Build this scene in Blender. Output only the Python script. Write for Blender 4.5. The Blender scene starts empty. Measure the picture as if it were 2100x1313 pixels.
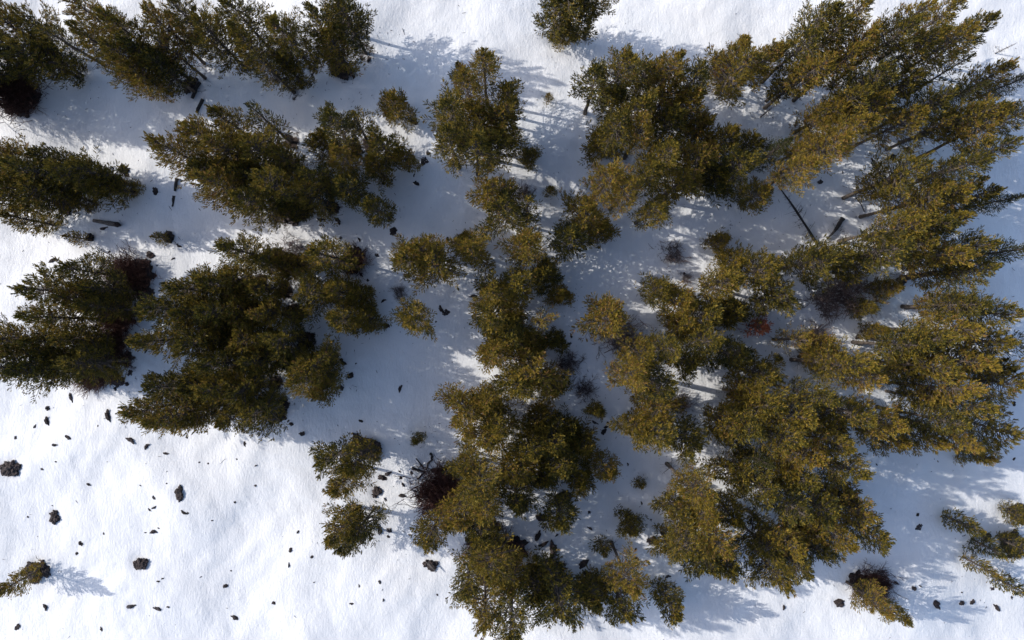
import bpy, math, random
import numpy as np
R = math.radians
S = bpy.context.scene
COL = S.collection

# ------------------------------------------------------------------ camera, sky, sun, exposure
H = 43.0                      # height of the drone above the snow (m)
FPX = 1419.0                  # focal length in pixels of the 2100 px wide photo
cam_d = bpy.data.cameras.new('camera'); cam = bpy.data.objects.new('camera', cam_d); COL.objects.link(cam)
cam.location = (0, 0, H); cam.rotation_euler = (0, 0, 0)
cam_d.sensor_width = 36; cam_d.lens = 36 * FPX / 2100; cam_d.clip_end = 2000; cam_d.clip_start = 0.1
S.camera = cam
S.render.resolution_x = 1024; S.render.resolution_y = 640

SUN_EL = R(32); SUN_DIR = R(13.5)          # sun low in the left, shadows run right and a little down
W = bpy.data.worlds.new("World"); S.world = W; W.use_nodes = True
nt = W.node_tree
sky = nt.nodes.new('ShaderNodeTexSky'); sky.sky_type = 'NISHITA'; sky.sun_disc = False
sky.sun_elevation = SUN_EL; sky.sun_rotation = -(math.pi / 2 - SUN_DIR)
sky.air_density = 0.8; sky.dust_density = 4.0; sky.ozone_density = 1.0; sky.altitude = 1500
bg = nt.nodes['Background']; bg.inputs['Strength'].default_value = 0.15
nt.links.new(sky.outputs[0], bg.inputs[0])
sun_d = bpy.data.lights.new('sun', 'SUN'); sun = bpy.data.objects.new('sun', sun_d); COL.objects.link(sun)
sun_d.energy = 2.1; sun_d.angle = R(0.53); sun_d.color = (1.0, 0.965, 0.92)
from mathutils import Vector
sdir = Vector((math.cos(SUN_DIR) * math.cos(SUN_EL), -math.sin(SUN_DIR) * math.cos(SUN_EL), -math.sin(SUN_EL)))
sun.rotation_euler = sdir.to_track_quat('-Z', 'Y').to_euler()
S.view_settings.view_transform = 'Standard'; S.view_settings.look = 'None'
S.view_settings.exposure = 1.15; S.view_settings.gamma = 1.0

# ------------------------------------------------------------------ helpers
PPM0 = FPX / H
def px(x, y, h=0.0):
    """ground point under a feature seen at photo pixel x, y when it stands h above the snow"""
    k = (H - h) / FPX
    return (x - 1050) * k, -(y - 656.5) * k

rg = np.random.default_rng(5)
WAV = []
for wl, amp, n in ((26, .16, 4), (12, .08, 6), (6, .028, 8), (3, .009, 9), (1.5, .004, 10), (.75, .0018, 10)):
    for _ in range(n):
        a = rg.uniform(0, 2 * math.pi); k = 2 * math.pi / (wl * rg.uniform(.75, 1.3))
        WAV.append((k * math.cos(a), k * math.sin(a), rg.uniform(0, 6.3), amp * rg.uniform(.6, 1.2)))
WELLS = []                      # (x, y, radius, depth) hollows melted round trunks and rocks
def ground_base(x, y):
    x = np.asarray(x, float); y = np.asarray(y, float); z = np.zeros(np.broadcast(x, y).shape)
    wx = x + .5 * np.sin(y * .7 + 1.3); wy = y + .5 * np.sin(x * .6 + .4)
    for kx, ky, p, a in WAV:
        z += a * np.sin(kx * wx + ky * wy + p)
    return z
def gz(x, y): return float(ground_base(x, y))

def mesh_np(name, v, f, mat=None, smooth=False, tint=None):
    """v (n,3), f (m,k) with one face size"""
    me = bpy.data.meshes.new(name); v = np.asarray(v, np.float32); f = np.asarray(f, np.int32)
    me.vertices.add(len(v)); me.vertices.foreach_set('co', v.ravel())
    m, k = f.shape
    me.loops.add(m * k); me.loops.foreach_set('vertex_index', f.ravel())
    me.polygons.add(m); me.polygons.foreach_set('loop_start', np.arange(0, m * k, k, dtype=np.int32))
    me.polygons.foreach_set('loop_total', np.full(m, k, np.int32))
    if smooth: me.polygons.foreach_set('use_smooth', np.ones(m, bool))
    me.update(calc_edges=True)
    if tint is not None:
        at = me.attributes.new('tint', 'FLOAT', 'POINT'); at.data.foreach_set('value', np.asarray(tint, np.float32))
    if mat: me.materials.append(mat)
    return me
def link(name, me, parent=None):
    o = bpy.data.objects.new(name, me); COL.objects.link(o); o.parent = parent; return o

# ------------------------------------------------------------------ materials
def newmat(name):
    m = bpy.data.materials.new(name); m.use_nodes = True
    n = m.node_tree.nodes; b = n['Principled BSDF']; return m, n, m.node_tree.links, b
def ramp(n, stops):
    r = n.new('ShaderNodeValToRGB'); e = r.color_ramp.elements
    while len(e) < len(stops): e.new(0.5)
    for el, (p, c) in zip(e, stops): el.position = p; el.color = (*c, 1)
    return r
def mat_needles(name, stops, trans=.12):
    m, n, L, b = newmat(name)
    at = n.new('ShaderNodeAttribute'); at.attribute_name = 'tint'
    oi = n.new('ShaderNodeObjectInfo')
    mx = n.new('ShaderNodeMath'); mx.operation = 'MULTIPLY_ADD'; mx.inputs[1].default_value = .46; mx.inputs[2].default_value = -.25
    L.new(oi.outputs['Random'], mx.inputs[0])
    ad = n.new('ShaderNodeMath'); ad.operation = 'ADD'; L.new(at.outputs['Fac'], ad.inputs[0]); L.new(mx.outputs[0], ad.inputs[1])
    r = ramp(n, stops); L.new(ad.outputs[0], r.inputs[0]); L.new(r.outputs[0], b.inputs['Base Color'])
    b.inputs['Roughness'].default_value = .62; b.inputs['Specular IOR Level'].default_value = .25
    t = n.new('ShaderNodeBsdfTranslucent'); L.new(r.outputs[0], t.inputs[0])
    ms = n.new('ShaderNodeMixShader'); ms.inputs[0].default_value = trans
    L.new(b.outputs[0], ms.inputs[1]); L.new(t.outputs[0], ms.inputs[2]); L.new(ms.outputs[0], n['Material Output'].inputs[0])
    return m
M_OLIVE = mat_needles('olive_needles', [(0, (.024, .029, .010)), (.3, (.082, .074, .013)), (.65, (.225, .162, .019)), (.88, (.29, .19, .028)), (1, (.25, .135, .045))])
M_DARK = mat_needles('green_needles', [(0, (.030, .038, .013)), (.5, (.065, .064, .015)), (1, (.11, .090, .017))])
M_RUST = mat_needles('rust_needles', [(0, (.24, .075, .04)), (.6, (.38, .12, .06)), (1, (.32, .15, .075))])
M_TWIG = mat_needles('grey_twigs', [(0, (.09, .065, .058)), (.6, (.16, .12, .11)), (1, (.22, .16, .14))], 0)
M_MAROON = mat_needles('maroon_twigs', [(0, (.035, .019, .015)), (.6, (.075, .034, .027)), (1, (.12, .058, .044))], 0)
def mat_bark(name, c0, c1, sc=9):
    m, n, L, b = newmat(name)
    tc = n.new('ShaderNodeTexCoord'); mp = n.new('ShaderNodeMapping'); mp.inputs['Scale'].default_value = (sc, sc, sc * .3)
    L.new(tc.outputs['Object'], mp.inputs[0])
    no = n.new('ShaderNodeTexNoise'); no.inputs['Scale'].default_value = 2; no.inputs['Detail'].default_value = 6
    L.new(mp.outputs[0], no.inputs['Vector'])
    r = ramp(n, [(.32, c0), (.68, c1)]); L.new(no.outputs[0], r.inputs[0]); L.new(r.outputs[0], b.inputs['Base Color'])
    bp = n.new('ShaderNodeBump'); bp.inputs['Strength'].default_value = .6; bp.inputs['Distance'].default_value = .02
    L.new(no.outputs[0], bp.inputs['Height']); L.new(bp.outputs[0], b.inputs['Normal'])
    b.inputs['Roughness'].default_value = .9; return m
M_BARK = mat_bark('pine_bark', (.035, .026, .020), (.11, .085, .065))
M_DEAD = mat_bark('weathered_wood', (.035, .030, .028), (.14, .12, .105))
M_CHAR = mat_bark('dark_wet_wood', (.010, .009, .009), (.035, .030, .028))
def mat_rock(name, c0, c1, c2, snow=.0):
    m, n, L, b = newmat(name)
    tc = n.new('ShaderNodeTexCoord')
    no = n.new('ShaderNodeTexNoise'); no.inputs['Scale'].default_value = 3.2; no.inputs['Detail'].default_value = 9; no.inputs['Roughness'].default_value = .68
    L.new(tc.outputs['Object'], no.inputs['Vector'])
    r = ramp(n, [(.3, c0), (.52, c1), (.74, c2)]); L.new(no.outputs[0], r.inputs[0])
    vo = n.new('ShaderNodeTexVoronoi'); vo.inputs['Scale'].default_value = 7; L.new(tc.outputs['Object'], vo.inputs['Vector'])
    ad = n.new('ShaderNodeMath'); ad.operation = 'MULTIPLY_ADD'; ad.inputs[1].default_value = .5
    L.new(vo.outputs[0], ad.inputs[0]); L.new(no.outputs[0], ad.inputs[2])
    bp = n.new('ShaderNodeBump'); bp.inputs['Strength'].default_value = .9; bp.inputs['Distance'].default_value = .07
    L.new(ad.outputs[0], bp.inputs['Height']); L.new(bp.outputs[0], b.inputs['Normal'])
    b.inputs['Roughness'].default_value = .93
    # a dusting of snow left in the upward facing hollows
    ge = n.new('ShaderNodeNewGeometry'); sp = n.new('ShaderNodeSeparateXYZ'); L.new(ge.outputs['Normal'], sp.inputs[0])
    n2 = n.new('ShaderNodeTexNoise'); n2.inputs['Scale'].default_value = 5; n2.inputs['Detail'].default_value = 5; L.new(tc.outputs['Object'], n2.inputs['Vector'])
    mu = n.new('ShaderNodeMath'); mu.operation = 'MULTIPLY'; L.new(sp.outputs[2], mu.inputs[0]); L.new(n2.outputs[0], mu.inputs[1])
    rr = ramp(n, [(.60 - snow, (0, 0, 0)), (.66 - snow, (1, 1, 1))]); L.new(mu.outputs[0], rr.inputs[0])
    mix = n.new('ShaderNodeMix'); mix.data_type = 'RGBA'
    L.new(rr.outputs[0], mix.inputs[0]); L.new(r.outputs[0], mix.inputs[6]); mix.inputs[7].default_value = (.78, .79, .80, 1)
    L.new(mix.outputs[2], b.inputs['Base Color']); return m
M_LAVA = mat_rock('lava_rock', (.014, .010, .009), (.036, .025, .022), (.075, .052, .045), -.12)
M_GREYROCK = mat_rock('grey_lava_rock', (.016, .013, .013), (.045, .035, .034), (.085, .072, .07), .0)

def mat_snow():
    m, n, L, b = newmat('snow')
    tc = n.new('ShaderNodeTexCoord')
    mp = n.new('ShaderNodeMapping'); mp.inputs['Scale'].default_value = (1.0, .45, 1); L.new(tc.outputs['Object'], mp.inputs[0])
    n1 = n.new('ShaderNodeTexNoise'); n1.inputs['Scale'].default_value = 7.5; n1.inputs['Detail'].default_value = 6; n1.inputs['Roughness'].default_value = .66
    L.new(mp.outputs[0], n1.inputs['Vector'])
    n2 = n.new('ShaderNodeTexNoise'); n2.inputs['Scale'].default_value = 1.1; n2.inputs['Detail'].default_value = 4; L.new(tc.outputs['Object'], n2.inputs['Vector'])
    ad = n.new('ShaderNodeMath'); ad.operation = 'MULTIPLY_ADD'; ad.inputs[1].default_value = 1.6; L.new(n2.outputs[0], ad.inputs[0]); L.new(n1.outputs[0], ad.inputs[2])
    bp = n.new('ShaderNodeBump'); bp.inputs['Strength'].default_value = .62; bp.inputs['Distance'].default_value = .06
    L.new(ad.outputs[0], bp.inputs['Height']); L.new(bp.outputs[0], b.inputs['Normal'])
    n3 = n.new('ShaderNodeTexNoise'); n3.inputs['Scale'].default_value = .35; n3.inputs['Detail'].default_value = 3; L.new(tc.outputs['Object'], n3.inputs['Vector'])
    r = ramp(n, [(.3, (.585, .58, .565)), (.7, (.655, .648, .63))]); L.new(n3.outputs[0], r.inputs[0])
    # bare duff below the dense stands: needles and soil, edge broken by noise
    at = n.new('ShaderNodeAttribute'); at.attribute_name = 'duff'
    n4 = n.new('ShaderNodeTexNoise'); n4.inputs['Scale'].default_value = 2.4; n4.inputs['Detail'].default_value = 7; n4.inputs['Roughness'].default_value = .7
    L.new(tc.outputs['Object'], n4.inputs['Vector'])
    s = n.new('ShaderNodeMath'); s.operation = 'ADD'; L.new(at.outputs['Fac'], s.inputs[0]); L.new(n4.outputs[0], s.inputs[1])
    rr = ramp(n, [(.98, (0, 0, 0)), (1.0, (1, 1, 1))]); 
    s2 = n.new('ShaderNodeMath'); s2.operation = 'MULTIPLY'; s2.inputs[1].default_value = .9; L.new(s.outputs[0], s2.inputs[0])
    L.new(s2.outputs[0], rr.inputs[0]); rr.color_ramp.elements[0].position = .90
    d = ramp(n, [(.35, (.018, .012, .009)), (.65, (.06, .04, .03))]); L.new(n1.outputs[0], d.inputs[0])
    mix = n.new('ShaderNodeMix'); mix.data_type = 'RGBA'
    L.new(rr.outputs[0], mix.inputs[0]); L.new(r.outputs[0], mix.inputs[6]); L.new(d.outputs[0], mix.inputs[7])
    L.new(mix.outputs[2], b.inputs['Base Color'])
    b.inputs['Roughness'].default_value = .75; b.inputs['Specular IOR Level'].default_value = .2
    return m
M_SNOW = mat_snow()

# ------------------------------------------------------------------ geometry builders for plants
def frame(d):
    d = d / np.linalg.norm(d, axis=-1, keepdims=True)
    a = np.where(np.abs(d[..., 2:3]) < .9, np.array([0, 0, 1.]), np.array([1., 0, 0]))
    u = np.cross(d, a); u /= np.linalg.norm(u, axis=-1, keepdims=True)
    return d, u, np.cross(d, u)
def sticks(p0, p1, r0, r1, sides=3):
    """tapered prisms p0->p1"""
    p0 = np.asarray(p0, float); p1 = np.asarray(p1, float); n = len(p0)
    d, u, w = frame(p1 - p0 + 1e-6)
    an = np.arange(sides) / sides * 2 * math.pi
    ring = u[:, None] * np.cos(an)[None, :, None] + w[:, None] * np.sin(an)[None, :, None]
    a = p0[:, None] + ring * np.reshape(r0, (-1, 1, 1)); b = p1[:, None] + ring * np.reshape(r1, (-1, 1, 1))
    v = np.concatenate([a, b], 1).reshape(-1, 3)
    i = np.arange(sides); j = (i + 1) % sides
    f = np.stack([i, j, j + sides, i + sides], 1)
    f = (f[None] + (np.arange(n) * 2 * sides)[:, None, None]).reshape(-1, 4)
    return v, f
def join(parts):
    vs, fs, o = [], [], 0
    for v, f in parts: vs.append(v); fs.append(f + o); o += len(v)
    return np.concatenate(vs), np.concatenate(fs)
def tube(pts, rad, sides=8, cap=True):
    pts = np.asarray(pts, float); n = len(pts); rad = np.asarray(rad, float)
    d = np.gradient(pts, axis=0); d, u, w = frame(d)
    # keep the rings from twisting
    for i in range(1, n):
        u[i] = u[i - 1] - d[i] * np.dot(u[i - 1], d[i]); u[i] /= np.linalg.norm(u[i]); w[i] = np.cross(d[i], u[i])
    an = np.arange(sides) / sides * 2 * math.pi
    v = pts[:, None] + (u[:, None] * np.cos(an)[None, :, None] + w[:, None] * np.sin(an)[None, :, None]) * rad[:, None, None]
    v = v.reshape(-1, 3); f = []
    for i in range(n - 1):
        for k in range(sides):
            q = (k + 1) % sides; f.append((i * sides + k, i * sides + q, (i + 1) * sides + q, (i + 1) * sides + k))
    if cap:
        v = np.concatenate([v, pts[:1], pts[-1:]]); a = len(v) - 2
        for k in range(sides):
            q = (k + 1) % sides; f.append((q, k, a, a)); f.append(((n - 1) * sides + k, (n - 1) * sides + q, a + 1, a + 1))
        f = np.array(f); tri = f[:, 2] == f[:, 3]
        # keep quads only: degenerate caps turned into small fans of quads
        f = f[~tri]; m = []
        for base, c, rev in ((0, a, True), ((n - 1) * sides, a + 1, False)):
            for k in range(0, sides, 2):
                q = [base + k, base + (k + 1) % sides, base + (k + 2) % sides, c]
                m.append(q[::-1] if rev else q)
        f = np.concatenate([f, np.array(m)])
    return v, np.asarray(f)
def shoots(p, d, L, blades, rs, bw=.03, spread=.55, bl=.11):
    """foxtail shoots: needle blades round each shoot axis; returns verts, tris, tint"""
    n = len(p); d, u, w = frame(d)
    k = blades
    t = rs.uniform(.05, 1, (n, k)) ; a = rs.uniform(0, 2 * math.pi, (n, k))
    base = p[:, None] + d[:, None] * (t * L[:, None])[..., None]
    rad = u[:, None] * np.cos(a)[..., None] + w[:, None] * np.sin(a)[..., None]
    sp = spread * rs.uniform(.6, 1.25, (n, k)) * (1.15 - .55 * t)
    nd = d[:, None] + rad * sp[..., None]; nd /= np.linalg.norm(nd, axis=-1, keepdims=True)
    ln = bl * rs.uniform(.7, 1.25, (n, k)); side = np.cross(nd, rad + .35 * rs.normal(size=rad.shape)); side /= np.linalg.norm(side, axis=-1, keepdims=True) + 1e-6
    hw = bw * .5 * rs.uniform(.8, 1.2, (n, k))
    mid = base + nd * (ln * .45)[..., None]
    v = np.stack([base, mid + side * hw[..., None], base + nd * ln[..., None], mid - side * hw[..., None]], 2).reshape(-1, 3)
    f = np.arange(n * k * 4).reshape(-1, 4)
    ti = np.repeat(np.clip(rs.normal(.52, .24, n), 0, 1), k) + rs.normal(0, .05, n * k)
    return v, f, np.repeat(ti, 4)

def make_tree(name, h, r, seed, cb=.3, step=.26, nb=5, dens=1.0, top=.75, needle=None, bark=None, upturn=.6, jit=.36, bare=False, bl=.10, bw=.029, lean=.02):
    rs = np.random.default_rng(seed); needle = needle or M_OLIVE; bark = bark or M_BARK
    # trunk, slightly crooked
    nz = 9; zz = np.linspace(-.25, h, nz); off = np.cumsum(rs.normal(0, lean, (nz, 2)), 0) * h / 9; off -= off[1]
    pts = np.c_[off, zz]; tr = .011 * h ** .9 + .016
    rad = tr * (1 - np.clip(zz / h, 0, 1)) ** .8 + .012; rad[0] *= 1.35; rad[1] *= 1.1
    tv = tube(pts, rad, 8)
    def axis(z): return np.array([np.interp(z, zz, pts[:, 0]), np.interp(z, zz, pts[:, 1]), z])
    P0, P1, RA, RB = [], [], [], []; SP, SD, SL = [], [], []
    z = cb * h
    lobes = [(rs.uniform(0, 6.28), rs.uniform(.12, .28), rs.integers(2, 4)) for _ in range(2)]
    while z < h - .12:
        t = (z - cb * h) / (h * (1 - cb))
        prof = (1 - t) ** top * (.55 + .45 * min(1, t / .18)) + .06
        n = max(3, int(round(nb * (1 - .25 * t) + rs.uniform(-1, 1))))
        a0 = rs.uniform(0, 6.28)
        for i in range(n):
            if rs.random() < .10: continue
            a = a0 + i * 2 * math.pi / n + rs.normal(0, .3)
            lob = 1 + sum(am * math.cos(m * (a - ph) + z * .9) for ph, am, m in lobes)
            L = max(.12, r * prof * lob * rs.uniform(1 - jit, 1 + jit * .45))
            el = R(-8 + 62 * t ** 1.5) + rs.normal(0, .13)
            ns = max(2, int(L / .3) + 1); p = axis(z + rs.uniform(-.08, .08)); seg = L / ns
            br = .008 + .013 * L
            for s in range(ns):
                e = el + upturn * ((s + 1) / ns) ** 2
                d = np.array([math.cos(a) * math.cos(e), math.sin(a) * math.cos(e), math.sin(e)])
                a += rs.normal(0, .09)
                q = p + d * seg; P0.append(p); P1.append(q); RA.append(br * (1 - s / ns) + .004); RB.append(br * (1 - (s + 1) / ns) + .004)
                fr = (s + .5) / ns
                # side twigs, more and longer toward the outer half
                if fr > (.25 if L > .6 else 0):
                    m = max(1, int(round(seg / .105 * dens * (1.0 if fr > .4 else .55))))
                    for j in range(m):
                        sgn = 1 if (j + s) % 2 else -1
                        tl = (.09 + .22 * (1 - fr) * min(1, L)) * rs.uniform(.6, 1.4)
                        ta = a + sgn * rs.uniform(.5, 1.15)
                        te = e + rs.uniform(-.1, .5)
                        td = np.array([math.cos(ta) * math.cos(te), math.sin(ta) * math.cos(te), math.sin(te)])
                        b0 = p + d * seg * rs.random(); b1 = b0 + td * tl
                        P0.append(b0); P1.append(b1); RA.append(.006); RB.append(.003)
                        SP.append(b0 + td * tl * .35); SD.append(td); SL.append(tl * .65 + .09)
                        if tl > .22:
                            for sg in (-1, 1):
                                xa = ta + sg * rs.uniform(.4, .9); xe = te + rs.uniform(0, .5)
                                xd = np.array([math.cos(xa) * math.cos(xe), math.sin(xa) * math.cos(xe), math.sin(xe)])
                                SP.append(b0 + td * tl * .7); SD.append(xd); SL.append(rs.uniform(.10, .18))
                p = q
            SP.append(p - d * .05); SD.append(d + np.array([0, 0, .25])); SL.append(.18)
        z += step * rs.uniform(.75, 1.25) * (1 - .35 * t)
    SP.append(axis(h) - [0, 0, .1]); SD.append(np.array([0, 0, 1.])); SL.append(.25)
    # dead stubs below the crown
    for _ in range(int(5 * h * cb) + (2 if cb > .15 else 0)):
        zs = rs.uniform(.08, 1) * cb * h; a = rs.uniform(0, 6.28); l = rs.uniform(.25, .8) * min(1, r)
        p = axis(zs); q = p + np.array([math.cos(a) * l, math.sin(a) * l, rs.uniform(-.15, .1)])
        P0.append(p); P1.append(q); RA.append(.014); RB.append(.004)
    sv = sticks(P0, P1, np.array(RA), np.array(RB))
    tm = mesh_np(name + '_wood', *join([tv, sv]), bark, True)
    if bare: return tm, None
    v, f, ti = shoots(np.array(SP), np.array(SD), np.array(SL) * 1.25, 13, rs, bw=bw, bl=bl)
    return tm, mesh_np(name + '_needles', v, f, needle, False, ti)

def make_shrub(name, r, h, seed, mat, n=110):
    """many thin stems fanning out of the ground, forking twice"""
    rs = np.random.default_rng(seed); P0, P1, A, B = [], [], [], []
    for _ in range(n):
        a = rs.uniform(0, 6.28); e = rs.uniform(.5, 1.5); l = .5 * h / max(.45, math.sin(e)) * rs.uniform(.6, 1.1)
        l = min(l, r * .5); p = np.array([*(rs.normal(0, .38 * r, 2)), -.05])
        d = np.array([math.cos(a) * math.cos(e), math.sin(a) * math.cos(e), math.sin(e)]); q = p + d * l
        P0.append(p); P1.append(q); A.append(.011); B.append(.007)
        for _ in range(3):
            d2 = d + rs.normal(0, .42, 3); d2 /= np.linalg.norm(d2); q2 = q + d2 * l * rs.uniform(.4, .8); st = p + d * l * rs.uniform(.5, 1)
            P0.append(st); P1.append(q2); A.append(.007); B.append(.005)
            for _ in range(2):
                d3 = d2 + rs.normal(0, .5, 3); d3 /= np.linalg.norm(d3)
                P0.append(q2); P1.append(q2 + d3 * l * .32); A.append(.005); B.append(.003)
    v, f = sticks(P0, P1, np.array(A) * 1.3, np.array(B) * 1.5)
    return mesh_np(name, v, f, mat, False, np.repeat(np.clip(rs.normal(.5, .2, len(v) // 6), 0, 1), 6))

def vnoise(p, seed, octs=4, f0=1.0):
    from mathutils import noise
    o = Vector((seed * 7.3, seed * 3.1, seed * 1.7))
    return np.array([sum(noise.noise(Vector(q) * (f0 * 2 ** k) + o) * .5 ** k for k in range(octs)) for q in p])
def make_rock(name, seed, mat, sub=4, amp=.62, flat=.7, angular=.25):
    import bmesh
    bm = bmesh.new(); bmesh.ops.create_icosphere(bm, subdivisions=sub, radius=1)
    co = np.array([v.co[:] for v in bm.verts]); nz = vnoise(co, seed, 5, 1.4)
    from mathutils import noise
    cell = np.array([noise.cell(Vector(q) * 1.7 + Vector((seed, 0, 0))) for q in co])
    s = 1 + amp * 1.5 * nz + angular * (cell - .5) * .5
    rs = np.random.default_rng(seed)
    for _ in range(5):      # knock flat faces off the lump
        d = rs.normal(size=3); d /= np.linalg.norm(d); dd = co @ d
        s = np.where(dd > .2, np.minimum(s, rs.uniform(.72, .95) / np.maximum(dd, .2)), s)
    co = co * s[:, None] * [1, rs.uniform(.6, .95), flat]
    for v, c in zip(bm.verts, co): v.co = c
    me = bpy.data.meshes.new(name); bm.to_mesh(me); bm.free(); me.materials.append(mat)
    me.polygons.foreach_set('use_smooth', np.ones(len(me.polygons), bool)); return me
def make_outcrop(name, seed, mat):
    """a mound of fused lava lumps"""
    import bmesh
    rs = np.random.default_rng(seed); bm = bmesh.new()
    for i in range(11):
        a = rs.uniform(0, 6.28); d = math.sqrt(rs.random()) * .72 if i else 0
        rr = (.55 if i == 0 else rs.uniform(.2, .38)); sub = bmesh.ops.create_icosphere(bm, subdivisions=4, radius=rr)['verts']
        c = np.array([math.cos(a) * d, math.sin(a) * d, .05 * (1 - d)])
        co = np.array([v.co[:] for v in sub]); nz = vnoise(co / rr, seed + i, 6, 1.5)
        co = co * (1 + .75 * nz)[:, None] * [1, 1, .75 if i == 0 else 1.0] + c
        for v, q in zip(sub, co): v.co = q
    me = bpy.data.meshes.new(name); bm.to_mesh(me); bm.free(); me.materials.append(mat)
    me.polygons.foreach_set('use_smooth', np.ones(len(me.polygons), bool)); return me

# kinds: (height m, crown radius m) at scale 1, several variants each
KINDS = {}
def kind(key, h, r, n, **kw):
    KINDS[key] = dict(h=h, r=r, var=[make_tree(key, h, r * (1 + .06 * (i - 1)), 100 * (ord(key[0])) + i, **kw) for i in range(n)], cb=kw.get('cb', .3))
kind('tall', 8.6, 1.14, 6, cb=.47, step=.25, nb=6, dens=1.7, top=.62)
kind('full', 7.5, 1.36, 5, cb=.22, step=.26, nb=6, dens=1.7, top=.55)
kind('mid', 6.0, 1.1, 5, cb=.28, step=.24, nb=6, dens=1.7, jit=.28, top=.48)
kind('low', 4.0, .98, 3, cb=.05, step=.21, nb=6, dens=1.7, jit=.28, top=.48)
kind('open', 6.5, 1.05, 3, cb=.28, step=.32, nb=4, dens=.9, top=.7)
kind('fir', 8.0, .95, 3, cb=.22, step=.21, nb=6, dens=.95, top=1.0, upturn=.25, needle=M_DARK, bl=.09)
kind('sap', 2.6, .62, 3, cb=.04, step=.17, nb=5, dens=.9, top=.8, bl=.10)
kind('rust', 3.2, .75, 1, cb=.1, step=.2, nb=5, dens=.9, top=.75, needle=M_RUST)
kind('bare', 5.5, .75, 2, cb=.12, step=.25, nb=4, dens=.5, top=.8, bare=True, bark=M_DEAD)
ROCKS = [make_rock('rock', s, M_LAVA if s % 3 else M_GREYROCK, 4) for s in range(1, 8)]
OUTS = [make_outcrop('outcrop', 20 + s, M_LAVA) for s in range(5)]

ORD = ['first', 'second', 'third', 'fourth', 'fifth', 'sixth', 'seventh', 'eighth', 'ninth', 'tenth']
def rank(i, n):
    if n == 1: return ''
    if n == 2: return ('left one', 'right one')[i]
    if i == 0: return 'leftmost'
    if i == n - 1: return 'rightmost'
    if n == 3: return 'centre one'
    return ORD[i] + ' from left'
def rowname(i, n):
    return {1: [''], 2: ['upper row of ', 'lower row of '], 3: ['top row of ', 'middle row of ', 'bottom row of '],
            4: ['top row of ', 'second row of ', 'third row of ', 'bottom row of ']}.get(n, [o + ' row of ' for o in ORD])[i]
def labels(items, lookf, place):
    """items (x, y, ...) -> one label per item naming its rank in its row of the stand"""
    n = len(items); rows = 1 if n <= 4 else max(2, math.ceil(n / 5)); idx = sorted(range(n), key=lambda i: items[i][1]); out = [''] * n
    for r_ in range(rows):
        ch = sorted(idx[r_ * n // rows:(r_ + 1) * n // rows], key=lambda i: items[i][0])
        for k, i in enumerate(ch):
            rk = rank(k, len(ch)); pre = rowname(r_, rows) or ('in ' if not rk else 'of ')
            out[i] = f"{lookf(items[i])}{', ' + rk if rk else ''}{', ' if rows > 1 else ' '}{pre}{place}"
    return out
LOOK = dict(tall='tall olive pine', full='full crowned pine', mid='bushy olive pine', low='short young pine', open='thin see-through pine', fir='narrow dark conifer',
            sap='young pine sapling', rust='rust red dying pine', bare='bare grey dead tree')
NAME = dict(full='pine_tree', tall='pine_tree', mid='pine_tree', low='young_pine', open='pine_tree', fir='conifer_tree', sap='pine_sapling', rust='pine_sapling', bare='dead_tree')
CODE = dict(t='tall', m='mid', l='low', o='open', f='fir', s='sap', r='rust', b='bare')
rt = random.Random(11)
TREES = []; DUFF = []; KEPT = []
def plant(x, y, code, scale, label, group, duff):
    k = CODE[code]; k = 'full' if k == 'tall' and x < 900 else k; K = KINDS[k]; hs = scale * rt.uniform(.92, 1.08); h = K['h'] * hs
    mid_h = h * (K['cb'] + (.58 if k in ('tall', 'full') else .5) * (1 - K['cb'])); X, Y = px(x, y, mid_h)
    tm, cm = rt.choice(K['var']); z = gz(X, Y)
    root = bpy.data.objects.new(NAME[k], None); COL.objects.link(root)
    root.empty_display_size = .3; root.location = (X, Y, z - .04)
    root.rotation_euler = (rt.gauss(0, .025), rt.gauss(0, .025), rt.uniform(0, 6.28)); xy = scale * rt.uniform(.94, 1.1) * (1.17 if k in ('mid', 'low') and 930 < x < 1560 else 1)
    root.scale = (xy, xy, hs)
    root['label'] = label; root['category'] = 'sapling' if k in ('sap', 'rust') else 'dead tree' if k == 'bare' else 'tree'; 
    if group: root['group'] = group
    link('trunk', tm, root)
    if cm: link('crown', cm, root)
    TREES.append((X, Y, K['r'] * xy)); WELLS.append((X, Y, .7, .07))
    if duff: DUFF.append((X, Y, K['r'] * xy * 1.05, duff))
def stand(place, data, duff=0.0):
    items = []
    for tok in data.split():
        c = tok[0]; v = [float(q) for q in tok[1:].split(',')]
        if c in 'tmlof' and len(data) > 40:      # crowns closer than this would read as one tree
            gap = 46 if c == 't' else 42
            if any(math.hypot(v[0] - a, v[1] - b) < gap for a, b in KEPT): continue
        KEPT.append((v[0], v[1])); items.append((v[0], v[1], c, v[2] if len(v) > 2 else 1.0))
    lb = labels(items, lambda it: LOOK['full' if it[2] == 't' and it[0] < 900 else CODE[it[2]]], place)
    g = 'trees of ' + place if len(items) > 1 else None
    for it, l in zip(items, lb): plant(it[0], it[1], it[2], it[3], l.strip(), g, duff)

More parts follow.
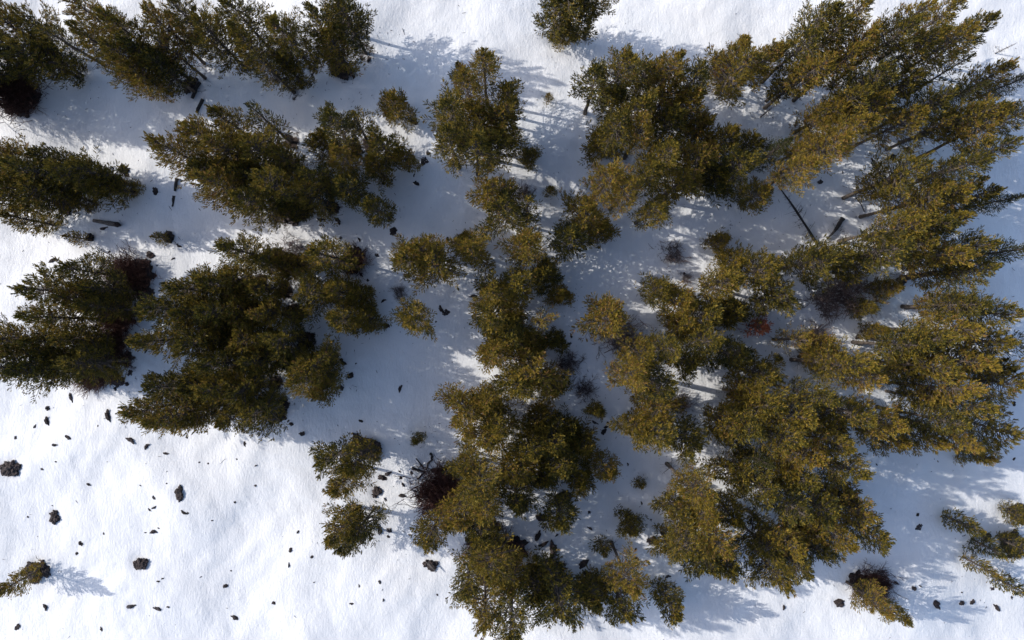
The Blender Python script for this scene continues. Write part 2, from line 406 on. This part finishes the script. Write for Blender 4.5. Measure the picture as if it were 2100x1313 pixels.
# ------------------------------------------------------------------ the trees, read off the photograph (photo pixels)
stand('the top left corner thicket', 'm15,55 m20,100 m70,108 l112,122 m65,45 o120,75 t170,25', .25)
stand('the leaning stand at top left', 't190,85 t240,118 t300,95 m330,140 t255,60 m285,150 l352,160 t330,55 m385,45 o345,100', .25)
stand('the dark grove at the top edge', 't435,75 t515,100 o555,140 t590,75 m610,110 t655,60 m690,105 m560,50 l598,150 o520,148 t495,35 l722,110 t715,45 t690,0', .35)
stand('the long upper grove, west tip', 't362,312 t420,285 m470,252 t418,345 t455,385 m500,250 t475,315 o545,250', .45)
stand('the long upper grove, middle part', 't530,300 m515,365 t520,415 t572,392 m585,335 l605,430 m625,325 m655,362 t685,262 o728,262 m650,405 m565,440', .45)
stand('the long upper grove, east end', 'm790,300 l832,322 l775,350 m700,330 m715,380 t732,405 m780,428 l752,455 l665,300', .3)
stand('the grove on the left edge', 't10,330 t55,345 m100,330 t145,345 m190,352 l225,380 m35,395 m90,400 l140,400 l95,440 l45,448 m-20,395', .35)
stand('the rust brown stand at far left', 't100,596 t130,570 m172,560 t120,628 m168,610 m212,592 t110,655 m150,650 m215,635', .4)
stand('the dark stand at left edge', 't10,700 t55,695 m110,700 t30,745 t80,750 m135,740 m165,700 m190,745 l150,775 t-30,730', .4)
stand('the big left grove, north edge', 't495,515 m555,540 t395,590 t440,580 m490,575 m545,590 t350,640 l598,545', .45)
stand('the big left grove, centre', 't395,650 t450,635 m505,640 t340,695 t400,705 m455,695 m515,700 m565,640 m585,700 t460,745 m540,745 l600,650', .5)
stand('the big left grove, south edge', 't305,845 t345,800 t360,855 t405,795 m415,855 t460,800 m475,855 m515,795 m535,845 m555,800 o310,780', .4)
stand('the knot below the left grove', 't630,770 m655,748 l668,795 l612,740', .3)
stand('the spur of the left grove', 'm640,600 m690,600 l738,610 t660,640 m705,655 l752,655 m722,692 l615,575', .25)
stand('the streaked snow above the east spur', 'm678,522,1.1')
stand('the snow left of the knot', 'm838,532,1.1 m875,515 m897,545,1.1')
stand('the shaded snow below the twin pines', 'm848,650,1.05')
stand('the snow above the long grove', 'l812,220,1.05')
stand('the tall grove at top centre', 't990,132 t962,170 t1022,165 m1040,200 t1000,210 t925,225 m975,250 m1030,250 t920,285 t968,305 m1020,300 m960,345 m1055,265 s943,150', .2)
stand('the snow by top centre grove', 'l1085,320,.6 s1125,200,.55 s1130,388,.7')
stand('the large upper grove, north side', 't1225,160 t1272,145 m1320,160 t1375,140 t1430,158 l1215,190 m1262,205 t1310,210 m1365,195 m1410,215', .25)
stand('the large upper grove, south side', 't1270,260 t1325,260 m1375,260 l1435,268 l1238,290 t1370,315 m1425,325 t1250,355 t1295,380 t1345,355 m1385,380 t1350,420 m1388,415 l1240,385', .25)
stand('the stand beside the pink shrub', 'l1515,100,.8 m1510,145 m1560,125 l1522,172 l1592,118,.7', .25)
stand('the patch left of fallen tree', 'm1492,285,.8 m1535,298,.7 m1505,345 l1465,365 l1445,395 m1552,400,.8 l1515,415 o1480,320', .25)
stand('the upper right forest, top part', 't1650,85 t1710,80 t1770,85 t1830,80 t1890,85 t1945,85 m1990,75 t1665,140 t1725,130 t1840,120 t1900,125 m1620,165 t1680,30 t1760,25 t1850,30 t1930,30', .25)
stand('the upper right forest, left half', 't1770,165 t1730,205 t1790,225 m1695,245 t1750,265 t1700,300 m1650,300 t1640,345 f1592,310,.8 l1605,350 t1590,355,.6', .25)
stand('the upper right forest, right half', 't1850,250 m1830,190 t1900,210 f1955,190,.8 t1985,160,.8 m2020,165 o1900,270 t1995,225 t2010,275 t2030,320 m1960,250 o1940,150', .25)
stand('the strip cut by the right edge', 'f2075,165,.7 m2080,240 m2100,275 t2115,165')
stand('the ledge right of fallen tree', 't1860,358 t1905,355 m1812,375 t1835,410 t1885,410 t1960,345 t2010,360 t1940,395 m1985,405 f2040,412,.75 s1998,375', .25)
stand('the point right of broken snag', 't1900,460 t1845,465 t1950,455 m1990,465 t1820,510 t1875,510 t1930,510 t1985,510 f2045,517,.85 l2005,488,.7', .25)
stand('the band by the snow well', 'm1660,540 m1705,530 m1755,545 t1740,520 l1805,545 l1810,592,.8 l1768,632,.7', .25)
stand('the forest by the snow bank', 't1975,560 t2010,580 m1920,560 t1990,625 t2040,640 m1935,630 t1965,680 t2025,690 o2080,705 l1790,680,.8', .25)
stand('the centre of the right forest', 't1835,675 t1800,710 t1865,710 t1915,700 t1740,755 t1790,770 m1845,760 t1905,755 t1960,740 m2010,745 t2055,725 m1700,740', .25)
stand('the east side of the right forest', 't1990,785 t2045,785 t1935,805 t1985,830 m1885,815 t1925,865 t1970,885 m2025,870 f2045,905,.9 l2010,935,.8 m1875,890 o1870,920', .25)
stand('the forest edge by rust sapling', 'o1640,700,.9 l1680,715 l1600,735,.3', .0)
stand('the west wing of the right forest', 'm1560,765 t1600,785 m1535,815 t1575,840 t1625,850 m1490,870 t1545,885 t1605,900 t1670,810 m1690,870 t1745,850 t1800,860 m1820,900', .25)
stand('the lower wing of the right forest', 't1650,930 t1705,915 t1745,965 m1595,960 f1545,940,.8 m1510,965 t1570,1000 t1650,990 m1715,1015 t1625,1035 t1685,1050 t1760,1050 t1785,1090 t1725,1095 m1655,1080', .25)
stand('the clump below the lower wing', 'm1565,1115,1.1 t1620,1115 m1590,1165,1.1 m1665,1130,1.1 t1645,1175 l1545,1145', .25)
stand('the golden clump, middle right', 'l1475,497,.7 m1485,580 l1500,540,.9 m1555,552 m1592,560 l1535,588 m1595,612 l1500,640 l1450,565,.6', .25)
stand('the diagonal band right of centre', 'm1355,602,.8 m1405,615 m1440,655 m1400,670 t1460,700 m1505,725 t1370,715 t1320,730 m1415,745 t1300,775 t1355,785 l1290,745', .25)
stand('the diagonal band, lower end', 'm1345,835 m1375,850 m1310,880 l1290,860 t1355,895 m1410,905 l1450,915,.8', .25)
stand('the snow left of the diagonal band', 'm1245,655,1.15 m1210,640 l1272,625,.8 l1225,845,.6')
stand('the knot north of the centre', 'm1008,400 l985,435 m1040,435 o1085,425 m1192,432 l1232,470 l1250,485,.6 m1170,490 m1178,528 l1215,505,.8 m1085,500 m1125,495', .25)
stand('the snow left of the north knot', 'm975,515 l948,500,.7')
stand('the centre column of pines', 'm1010,600 m1062,578 m1100,595 l1150,605,.8 m1000,648 l1050,645 m1045,690 l1085,705 m1018,728 l1140,700,.9 l1125,565 o1110,655', .25)
stand('the clump below centre column', 'm1055,785,1.1 m1100,768,1.1 l1135,790,.9', .25)
stand('the lower centre grove, upper part', 'm955,845 m1000,830 m1030,865 l955,885 m1005,905 l1065,870 l1105,865 m1085,920 m1135,915 l1165,885 l1195,915', .2)
stand('the lower centre grove, lower part', 'm1060,965 l1110,980 m1150,955 l1190,980 m1245,965,.8 l1225,930,.8 o1195,1015 l1085,1010,.8 m955,955 t980,1000', .25)
stand('the stand around the maroon shrub', 't1000,1045 m955,1040 m1035,1050,1.1 m1055,1020 m985,1090 m890,1085 l925,1060 l912,1112', .35)
stand('the snow below lower centre grove', 'm1152,1060,.95 l1295,1080,.75 s1237,1128,1.05 s1315,995,.7')
stand('the edge of the long clearing', 'l855,902,.55')
stand('the upper clump on open snow', 'm675,950,1.15 m735,945,1.1 m705,985,1.1', .3)
stand('the lower clump on open snow', 'm700,1085,1.1 m742,1078 m715,1112,.9', .25)
stand('the clump at bottom edge', 't955,1195 t1005,1165 m935,1225 m1050,1175 l1100,1205,1.1 m1150,1225,1.1 m1185,1240 l1215,1222,1.1 m990,1240 t1050,1270', .4)
stand('the bottom edge right of centre', 't1290,1195 m1325,1215 m1275,1245 l1372,1235 t1310,1270', .25)
stand('the lower right grove, north half', 't1430,1010 t1475,1010 m1395,1000 m1400,1050 t1450,1060 m1500,1045,.9 m1485,965', .25)
stand('the lower right grove, south half', 't1420,1105 t1470,1110 l1375,1120 m1440,1145 m1485,1150,.9 t1415,1180 t1465,1190 l1370,1160', .25)
stand('the open snow at bottom left', 'l28,1197,.9', .2)
stand('the snow among rocks at left', 's150,486,.9 s328,487,.75')
stand('the bright snow at bottom right', 's1968,1072,1.35 s2020,1118,1.15 s2003,1157,1.15 s2068,1200,1.15 l2092,1125,.95 l2095,1060,.7')
stand('the bottom edge near the lower right corner', 'm1790,1235,.8 l1750,1240,.8 l1830,1255,.8', .2)
stand('the top right snow', 'b2068,95,.35 b1575,228,.5 b1640,140,.4')
stand('the shade in the upper right corner', 'b1735,488,.35')
stand('the pink shrub hollow', 'r1480,138,.7')
stand('the snow left of the right forest', 'r1562,668,1.15')
stand('the top edge at centre', 'm1138,22 m1190,18 t1165,-40 t1225,-25 l1160,58,.8')
# trees just left of the frame that throw the long shadows over the left snow
stand('the trees beyond the left edge', 't-60,75 t-100,120 t-150,60 m-80,25 t-190,130 t-120,165 t-230,80 t-60,320 t-110,345 t-150,300')

# ------------------------------------------------------------------ shrubs
SH = dict(g=[make_shrub('twigs', .8, .9, s, M_TWIG) for s in (1, 2)], m=[make_shrub('stems', 1.1, 1.3, 5, M_MAROON, 520)])
def shrub(x, y, d, key, label, group=None):
    X, Y = px(x, y, .4); me = rt.choice(SH[key]); o = link('bare_shrub', me)
    s = d / PPM0 / (2 * (.8 if key == 'g' else 1.1)) * 1.25; o.scale = (s, s, s); o.rotation_euler.z = rt.uniform(0, 6.3); o.location = (X, Y, gz(X, Y) - .03)
    o['label'] = label; o['category'] = 'shrub'
    if group: o['group'] = group
G = 'bare twiggy shrubs between the pines'
for a in ((1383, 520, 42, 'bare grey twiggy shrub alone on streaked snow right of centre'),
          (1275, 690, 80, 'wide grey brown shrub touching the diagonal band of pines'),
          (1305, 715, 60, 'small grey shrub tucked under the diagonal band of pines'),
          (1730, 595, 90, 'wide grey shrub in the hollow left of the cut snow bank'),
          (1695, 618, 60, 'smaller grey shrub just left of the wide grey shrub'),
          (1165, 748, 50, 'thin grey shrub right of the centre column of pines'),
          (1350, 580, 26, 'tiny twig bush above the diagonal band of pines'),
          (1075, 395, 34, 'twig bush between the top centre grove and the knot'),
          (1412, 570, 22, 'tiny dark twig tuft left of the golden clump'),
          (1200, 800, 40, 'twiggy bush above the striped snow near centre'),
          (1130, 1160, 30, 'low twig bush on the lit strip at bottom centre'),
          (1490, 640, 60, 'brown shrub in shade under the golden clump'),
          (1680, 690, 50, 'grey shrub in front of the right forest edge'),
          (1480, 170, 45, 'brownish shrub under the pines by the pink one'),
          (1790, 190, 60, 'shrub deep inside the upper right forest'),
          (1660, 1100, 50, 'grey shrub right of the clump below the lower wing'),
          (1400, 830, 40, 'twigs under the lower end of the diagonal band'),
          (820, 600, 26, 'faint twig tuft between the two lone central pines'),
          (600, 520, 50, 'brown brush on the north edge of the big left grove')):
    shrub(a[0], a[1], a[2], 'g', a[3], G)
shrub(903, 1008, 88, 'm', 'dense maroon red bare shrub beside the lower centre grove')
shrub(1480, 135, 36, 'm', 'small reddish shrub in the hollow of the upper right stand')
g = 'brown brush on the lava at the left stands'
shrub(258, 566, 74, 'm', 'dark brown brush over the lava east of the rust brown stand', g)
shrub(238, 650, 66, 'm', 'dark brown brush between the two far left stands', g)
shrub(212, 730, 84, 'm', 'wide dark brown brush ending the dark stand at left edge', g)
shrub(187, 772, 52, 'm', 'small brown brush on lower rim of the left edge stand', g)
shrub(30, 185, 84, 'm', 'dark brown brush below the top left corner thicket', g)
shrub(725, 535, 48, 'm', 'brown brush right of the lone pine on streaked snow', g)
shrub(1785, 1200, 60, 'm', 'dark brown brush at the bottom edge, lower right', g)
shrub(1010, 1140, 80, 'm', 'wide maroon brown shrub at the bottom centre clump')

# ------------------------------------------------------------------ rocks
def rockset(place, data, looks=('tiny', 'small', 'medium', 'large')):
    items = []
    for tok in data.split(): items.append(tuple(float(q) for q in tok.split(',')))
    def look(it):
        d = it[2]; return ('tiny stone' if d < 8 else 'small rock' if d < 14 else 'dark boulder' if d < 26 else 'large boulder')
    lb = labels(items, look, place)
    for it, l in zip(items, lb):
        s = it[2] / PPM0 / 2 * (.85 if it[2] < 14 else .84); X, Y = px(it[0], it[1], s * .4); o = link('lava_rock', rt.choice(OUTS if it[2] > 28 else ROCKS))
        o.scale = (s * rt.uniform(.8, 1.35), s * rt.uniform(.75, 1.1), s * rt.uniform(.4, .75)); o.rotation_euler.z = rt.uniform(0, 6.3)
        o.location = (X, Y, gz(X, Y) + s * .04); o['label'] = l; o['category'] = 'rock'; o['group'] = 'rocks on ' + place
        if s > .25: WELLS.append((X, Y, s * 1.25, s * .10))
rockset('the snow under far left stands', '223,852,19 143,816,17 92,838,12 91,865,15 66,876,9 24,900,8 140,897,14 112,913,13 239,797,9 264,788,12')
rockset('the snow below big left grove', '270,902,15 302,915,12 340,930,9 505,908,9 489,940,5 410,948,5 428,950,5 383,897,6 203,873,5')
rockset('the left part of the open snow', '10,962,54 83,963,7 177,995,8 50,1063,6 102,1065,32 160,1117,11 152,1138,9 115,947,5 100,1040,4')
rockset('the centre of the open snow', '370,1010,32 380,1050,10 388,1051,6 318,1020,10 306,1045,8 318,1040,10 312,1092,17 325,1084,5 296,1094,5 436,1067,5 285,1160,46 325,1192,7 333,1187,5 458,1205,10 410,1185,5 210,1096,6 290,995,5 345,990,5')
rockset('the right part of the open snow', '610,1092,11 595,1130,11 640,1142,8 592,1160,9 779,1193,9 737,1201,6 787,1230,6 896,1221,6 560,1238,10 722,1238,8 525,995,7 644,1195,4 527,954,5 482,1030,6 470,1174,4')
rockset('the bottom left snow edge', '270,1243,20 325,1247,18 347,1243,9 85,1250,14 480,1270,14 30,1290,16 210,1290,8')
rockset('the snow by two left saplings', '308,524,21 313,565,22 355,531,8 103,533,14 190,520,10 222,516,6 178,487,26 343,487,28 367,505,10 112,455,22 208,468,12 290,570,9 323,545,5')
rockset('the gap between left stands', '277,660,14 262,680,7 240,700,9 267,708,11 302,697,24 270,765,14 282,688,12 270,735,5 300,722,8 330,615,6 272,640,10 258,776,7 252,655,12')
rockset('the slope east of the left knot', '702,738,9 707,745,17 720,770,22 702,795,12 673,716,13 640,695,15 820,797,11 595,862,10 601,868,14 624,888,13 740,864,9 685,700,6')
rockset('the snow round the long grove', '878,316,13 870,332,20 855,378,15 840,352,9 790,368,7 697,455,15 662,453,13 652,495,7 702,490,8 740,493,9 808,475,22 918,492,13 788,378,10 850,362,7 317,390,18 162,133,12 90,150,10 427,115,12 757,125,11')
rockset('the snow round lone central pines', '775,525,11 742,563,12 757,575,9 788,617,12 905,635,13 915,642,14 795,668,19 970,608,15 940,593,7 1020,772,15 1018,783,12 848,250,20 587,520,9 732,745,5 895,660,8')
rockset('the gap left of the maroon shrub', '793,975,15 818,970,8 842,973,8 825,997,12 823,1020,19 770,1012,30 788,1026,10 820,983,9 780,982,18 857,1022,12 900,968,24 778,1088,18 797,1090,12 795,1102,8')
rockset('the shaded snow at bottom centre', '1103,1103,20 1115,1118,18 1135,1130,26 1112,1065,24 1142,1100,9 1212,1088,10 1210,1055,9 1198,1160,28 1207,1180,15 1075,1135,26 1100,1145,18 1105,1162,16 1122,1165,9 1085,1160,12')
rockset('the snow left of lower grove', '1318,1035,8 1350,1035,15 1305,1130,9 1307,1148,11 1340,1112,30 1337,1068,7 1330,1155,9 1370,1183,10 1365,1205,12')
rockset('the hollows of the right forest', '1830,325,20 1865,310,22 1845,580,17 1630,255,12 1725,355,7 1680,375,12 1785,330,8 1830,545,12 1755,690,9 1655,180,12')
rockset('the snow along the right edge', '2082,828,12 2028,840,15 1871,1051,9 1873,1075,12 2018,1091,5 2083,943,7 2055,497,5 1790,950,5 1920,945,4 1950,1100,4')
rockset('the bottom right corner snow', '1800,1185,10 1792,1192,9 1810,1190,11 1830,1190,11 1865,1200,11 1876,1195,6 1911,1233,20 1968,1235,15 1995,1235,17 2035,1208,10 2067,1180,11 1720,1235,26 2050,1250,18 1967,1212,5 2075,1225,7 1607,1245,9')
rockset('the snow between the lower groves', '1425,915,8 1290,955,6 1245,880,9 1250,870,9 1400,975,9 1222,870,12 1240,890,12 1370,870,9 1405,560,7 1172,690,9 1170,705,9 1160,775,8')
def outcrop(x, y, d, label, hf=.62):
    s = d / PPM0 / 2 * 1.12; X, Y = px(x, y, s * .3); o = link('lava_outcrop', rt.choice(OUTS))
    o.scale = (s, s * rt.uniform(.85, 1.05), s * hf); o.rotation_euler.z = rt.uniform(0, 6.3); o.location = (X, Y, gz(X, Y) + .02)
    o['label'] = label; o['category'] = 'rock outcrop'; o['group'] = 'lumpy lava outcrops at the feet of the pines'
for a in ((28, 188, 92, 'black lava mound below the thicket in the top left corner'),
          (262, 568, 84, 'brown lava mound at the east end of the rust brown stand'),
          (298, 606, 44, 'small lava knob sticking out east of the rust brown stand'),
          (235, 648, 70, 'lava mound between the two far left stands'),
          (215, 728, 84, 'large black lava mound ending the dark left edge stand'),
          (185, 775, 56, 'lava mound on the lower rim of the dark left edge stand'),
          (232, 772, 44, 'lava knob at the lower right tip of the left edge stand'),
          (722, 537, 52, 'brown lava mound right of the lone pine on streaked snow'),
          (745, 915, 64, 'lava mound behind the upper round clump on open snow'),
          (62, 1180, 52, 'brown lava knob beside the small pine at bottom left'),
          (560, 838, 60, 'black lava mound at the south edge of the big left grove'),
          (665, 742, 56, 'black lava mound in the knot south of the left grove'),
          (600, 545, 44, 'brown lava mound on the north edge of the big left grove'),
          (1062, 1038, 44, 'black lava mound right of the stand around the maroon shrub'),
          (1128, 1205, 84, 'broad black lava mound at the bottom edge near centre'),
          (1212, 1218, 60, 'black lava mound next right of the broad bottom edge one'),
          (1155, 1028, 44, 'brown lava cap above the lone golden pine'),
          (1040, 1145, 80, 'brown lava mound above the clump at the bottom edge'),
          (2075, 1112, 52, 'dark lava mound on the right edge low down'),
          (2088, 1052, 44, 'reddish lava mound on the right edge'),
          (1785, 1205, 66, 'dark lava mound at the bottom edge, lower right'),
          (1755, 1185, 36, 'small lava knob left of the lower right mound'),
          (252, 350, 26, 'lava knob right of the grove on the left edge'),
          (236, 388, 22, 'lava knob below right of the left edge grove'),
          (128, 418, 38, 'lava knob under the grove on the left edge'),
          (600, 440, 50, 'black lava mound under the long upper grove'),
          (385, 172, 34, 'black lava knob where the dark ditch line begins'),
          (2018, 1098, 24, 'dark lava knob at the foot of the dark sapling'),
          (700, 140, 44, 'lava mound under the dark grove at top edge')):
    outcrop(*a)

# ------------------------------------------------------------------ fallen wood
def log_between(name, x0, y0, x1, y1, r0, r1, label, cat, mat, lift=0.0, stubs=0, seed=1, bend=.04, group=None, h0=0.0, h1=0.0):
    rs = np.random.default_rng(seed); a = np.array(px(x0, y0, h0)); b = np.array(px(x1, y1, h1)); n = 9
    t = np.linspace(0, 1, n); P = a + (b - a) * t[:, None]; L = np.linalg.norm(b - a); nrm = np.array([-(b - a)[1], (b - a)[0]]) / L
    P = P + nrm * (np.cumsum(rs.normal(0, bend * L / 3, n)) * np.sin(t * math.pi))[:, None]
    z = ground_base(P[:, 0], P[:, 1]) + lift + h0 + (h1 - h0) * t
    root = bpy.data.objects.new(name, None); COL.objects.link(root); root.location = (P[0, 0], P[0, 1], z[0])
    root['label'] = label; root['category'] = cat
    if group: root['group'] = group
    loc = np.c_[P, z] - np.array([P[0, 0], P[0, 1], z[0]])
    rad = (r0 + (r1 - r0) * t) * rs.uniform(.85, 1.15, n)
    link('trunk' if stubs else 'wood', mesh_np(name, *tube(loc, rad, 10), mat, True), root)
    if stubs:
        P0, P1, A = [], [], []
        for _ in range(stubs):
            u = rs.uniform(.12, .97); p = np.array([np.interp(u, t, loc[:, k]) for k in range(3)]); s = rs.choice([-1, 1])
            d = np.array([*(nrm * s + (b - a) / L * rs.uniform(.1, .7)), rs.uniform(.1, .8)]); l = rs.uniform(.2, .75) * (1.15 - u)
            q = p + d * l; P0.append(p); P1.append(q); A.append(.016)
            for _ in range(3):
                P0.append(q - d * l * rs.uniform(0, .4)); P1.append(q + rs.normal(0, .14, 3)); A.append(.008)
        link('branches', mesh_np('stubs', *sticks(P0, P1, np.array(A), np.array(A) * .3), mat, False), root)
    return root
g = 'dark pieces standing in for a ditch line'  # dark log shapes stand in for a ditch line cut in the snow
log_between('ditch_line_piece', 406, 166, 391, 200, .13, .09, 'uppermost dark piece of the ditch line, below the top left stand', 'log', M_CHAR, .06, seed=2, group=g)
log_between('ditch_line_piece', 414, 202, 402, 230, .12, .09, 'short dark ditch piece in the bend beside the long upper grove', 'log', M_CHAR, .06, seed=3, group=g)
log_between('ditch_line_piece', 394, 246, 384, 284, .12, .07, 'dark ditch piece against the west tip of the long upper grove', 'log', M_CHAR, .06, seed=4, group=g)
log_between('ditch_line_piece', 364, 366, 359, 392, .11, .07, 'short dark ditch piece below the west tip of the upper grove', 'log', M_CHAR, .06, seed=5, group=g)
log_between('ditch_line_piece', 356, 402, 353, 424, .09, .05, 'lowest and thinnest dark piece of the ditch line', 'log', M_CHAR, .01, seed=6, group=g)
log_between('ditch_line_piece', 381, 240, 379, 262, .03, .02, 'thin dark stick left of the dark ditch line', 'log', M_CHAR, .06, seed=7, group=g)
lg = log_between('fallen_log', 189, 452, 240, 461, .11, .16, 'grey fallen log with a dark root plate on left snow', 'log', M_DEAD, .10, seed=8, bend=.0)
o = link('root_plate', ROCKS[1], lg); o.location = (px(240, 461)[0] - lg.location.x, px(240, 461)[1] - lg.location.y, .1); o.scale = (.26, .22, .3)
log_between('fallen_tree', 1672, 503, 1590, 385, .10, .035, 'long fallen dead tree with broken twigs crossing shaded snow', 'fallen tree', M_CHAR, .12, stubs=34, seed=9, bend=.006, h1=.9)
log_between('broken_snag', 1690, 492, 1722, 450, .04, .15, 'dark splintered snag on the shaded snow right of fallen tree', 'snag', M_CHAR, .12, stubs=9, seed=10, bend=.05)
log_between('fallen_pole', 1750, 408, 1766, 436, .035, .03, 'thin dark pole leaning in the snow above the broken snag', 'pole', M_CHAR, .06, stubs=3, seed=12, h0=.5)
log_between('fallen_branch', 550, 736, 572, 762, .03, .02, 'thin fallen branch in the gap of the big left grove', 'branch', M_CHAR, .05, stubs=3, seed=13)
log_between('fallen_branch', 1842, 545, 1842, 575, .03, .02, 'thin upright stick above the rock in the lit hollow', 'branch', M_CHAR, .05, stubs=2, seed=14)
# driftwood-like snag pile and the stump
g = 'pieces of broken dead wood by the clearing'
log_between('dead_wood', 843, 962, 872, 970, .09, .07, 'thick dark wood piece at the middle of the snag pile', 'dead wood', M_CHAR, .06, stubs=6, seed=15, group=g)
log_between('dead_wood', 872, 965, 886, 945, .05, .06, 'grey bent limb reaching up from the snag pile', 'dead wood', M_DEAD, .10, seed=16, bend=.12, group=g)
log_between('dead_wood', 886, 945, 880, 932, .06, .09, 'dark hooked end piece at the top of the snag pile', 'dead wood', M_CHAR, .08, seed=17, bend=.25, group=g)
log_between('dead_wood', 855, 985, 870, 970, .05, .04, 'lower left stick of the snag pile', 'dead wood', M_CHAR, .05, seed=18, group=g)
log_between('dead_wood', 852, 942, 868, 962, .03, .05, 'thin upper left stick of the snag pile', 'dead wood', M_CHAR, .06, stubs=3, seed=19, group=g)
X, Y = px(885, 1160); st = bpy.data.objects.new('tree_stump', None); COL.objects.link(st); st.location = (X, Y, gz(X, Y))
st['label'] = 'weathered stump with pale splintered top on a dark rock, bottom centre'; st['category'] = 'stump'
o = link('root_mass', OUTS[2], st); o.scale = (.52, .46, .4)
rs = np.random.default_rng(3); P0 = []; P1 = []
for i in range(9):
    c = np.array([rs.uniform(-.06, .06) + .03 * i - .1, .15 - .035 * i, .34]); P0.append(c + [-.16, .2, 0]); P1.append(c + [.18 + rs.uniform(-.05, .05), -.18, .04])
link('splintered_wood', mesh_np('splinters', *sticks(P0, P1, np.full(9, .03), np.full(9, .012), 5), M_DEAD), st)

# ------------------------------------------------------------------ needle and twig litter on the snow: nobody could count it
rs = np.random.default_rng(8); TP = np.array([(t[0], t[1], t[2]) for t in TREES])
i = rs.integers(0, len(TP), 4600); ang = rs.uniform(0, 6.28, 4600); dd = np.abs(rs.normal(0, 1, 4600)) * TP[i, 2] * 1.1 + .2
lx = TP[i, 0] + np.cos(ang) * dd + rs.exponential(.35, 4600); ly = TP[i, 1] + np.sin(ang) * dd
lx = np.r_[lx, rs.uniform(-34, 34, 260)]; ly = np.r_[ly, rs.uniform(-20, 20, 260)]; n = len(lx)
lz = ground_base(lx, ly) + .015; a = rs.uniform(0, 6.28, n); l = np.clip(rs.lognormal(-3.0, .55, n), .015, .22)
d = np.c_[np.cos(a), np.sin(a), rs.uniform(-.1, .3, n)] * l[:, None]; c = np.c_[lx, ly, lz]
lit = link('twig_litter', mesh_np('litter', *sticks(c - d, c + d, rs.uniform(.006, .02, n), rs.uniform(.003, .012, n), 4), M_CHAR)); lit['kind'] = 'stuff'
lit['label'] = 'scattered dark twigs, cones and needles lying on the snow'; lit['category'] = 'litter'

# ------------------------------------------------------------------ the snow: one sheet, fine in view and coarse to the horizon
fx = np.arange(-37, 37.01, .14); fy = np.arange(-24, 24.01, .14)
far = np.array([1, 2.5, 5, 9, 15, 25, 45, 80, 140, 260, 500.])
gx = np.r_[-37 - far[::-1], fx, 37 + far]; gy = np.r_[-24 - far[::-1], fy, 24 + far]
GX, GY = np.meshgrid(gx, gy); Z = ground_base(GX, GY); D = np.zeros_like(Z)
def local(x, y, r):
    i0, i1 = np.searchsorted(gx, (x - r, x + r)); j0, j1 = np.searchsorted(gy, (y - r, y + r)); return slice(j0, j1), slice(i0, i1)
for x, y, r, dp in WELLS:
    sl = local(x, y, r * 2.4)
    q = np.hypot(GX[sl] - x, GY[sl] - y) / r; Z[sl] -= dp * (1.25 * np.exp(-q ** 2 * 1.6) - .35 * np.exp(-(q - 1.3) ** 2 * 6))
for x, y, r, s in DUFF:
    sl = local(x, y, r * 2); q = np.hypot(GX[sl] - x, GY[sl] - y) / r
    D[sl] = np.maximum(D[sl], np.clip(1.25 - q, 0, 1) * s * 1.6)
ny, nx = GX.shape; idx = np.arange(ny * nx).reshape(ny, nx)
F = np.stack([idx[:-1, :-1], idx[:-1, 1:], idx[1:, 1:], idx[1:, :-1]], -1).reshape(-1, 4)
me = mesh_np('snow', np.c_[GX.ravel(), GY.ravel(), Z.ravel()], F, M_SNOW, True)
at = me.attributes.new('duff', 'FLOAT', 'POINT'); at.data.foreach_set('value', D.ravel().astype(np.float32))
gr = link('snow_ground', me); gr['kind'] = 'structure'; gr['label'] = 'white snow cover with drifts and long blue tree shadows'
print('trees', len(TREES), sum(1 for o in bpy.data.objects if o.name.startswith('pine_tree')))
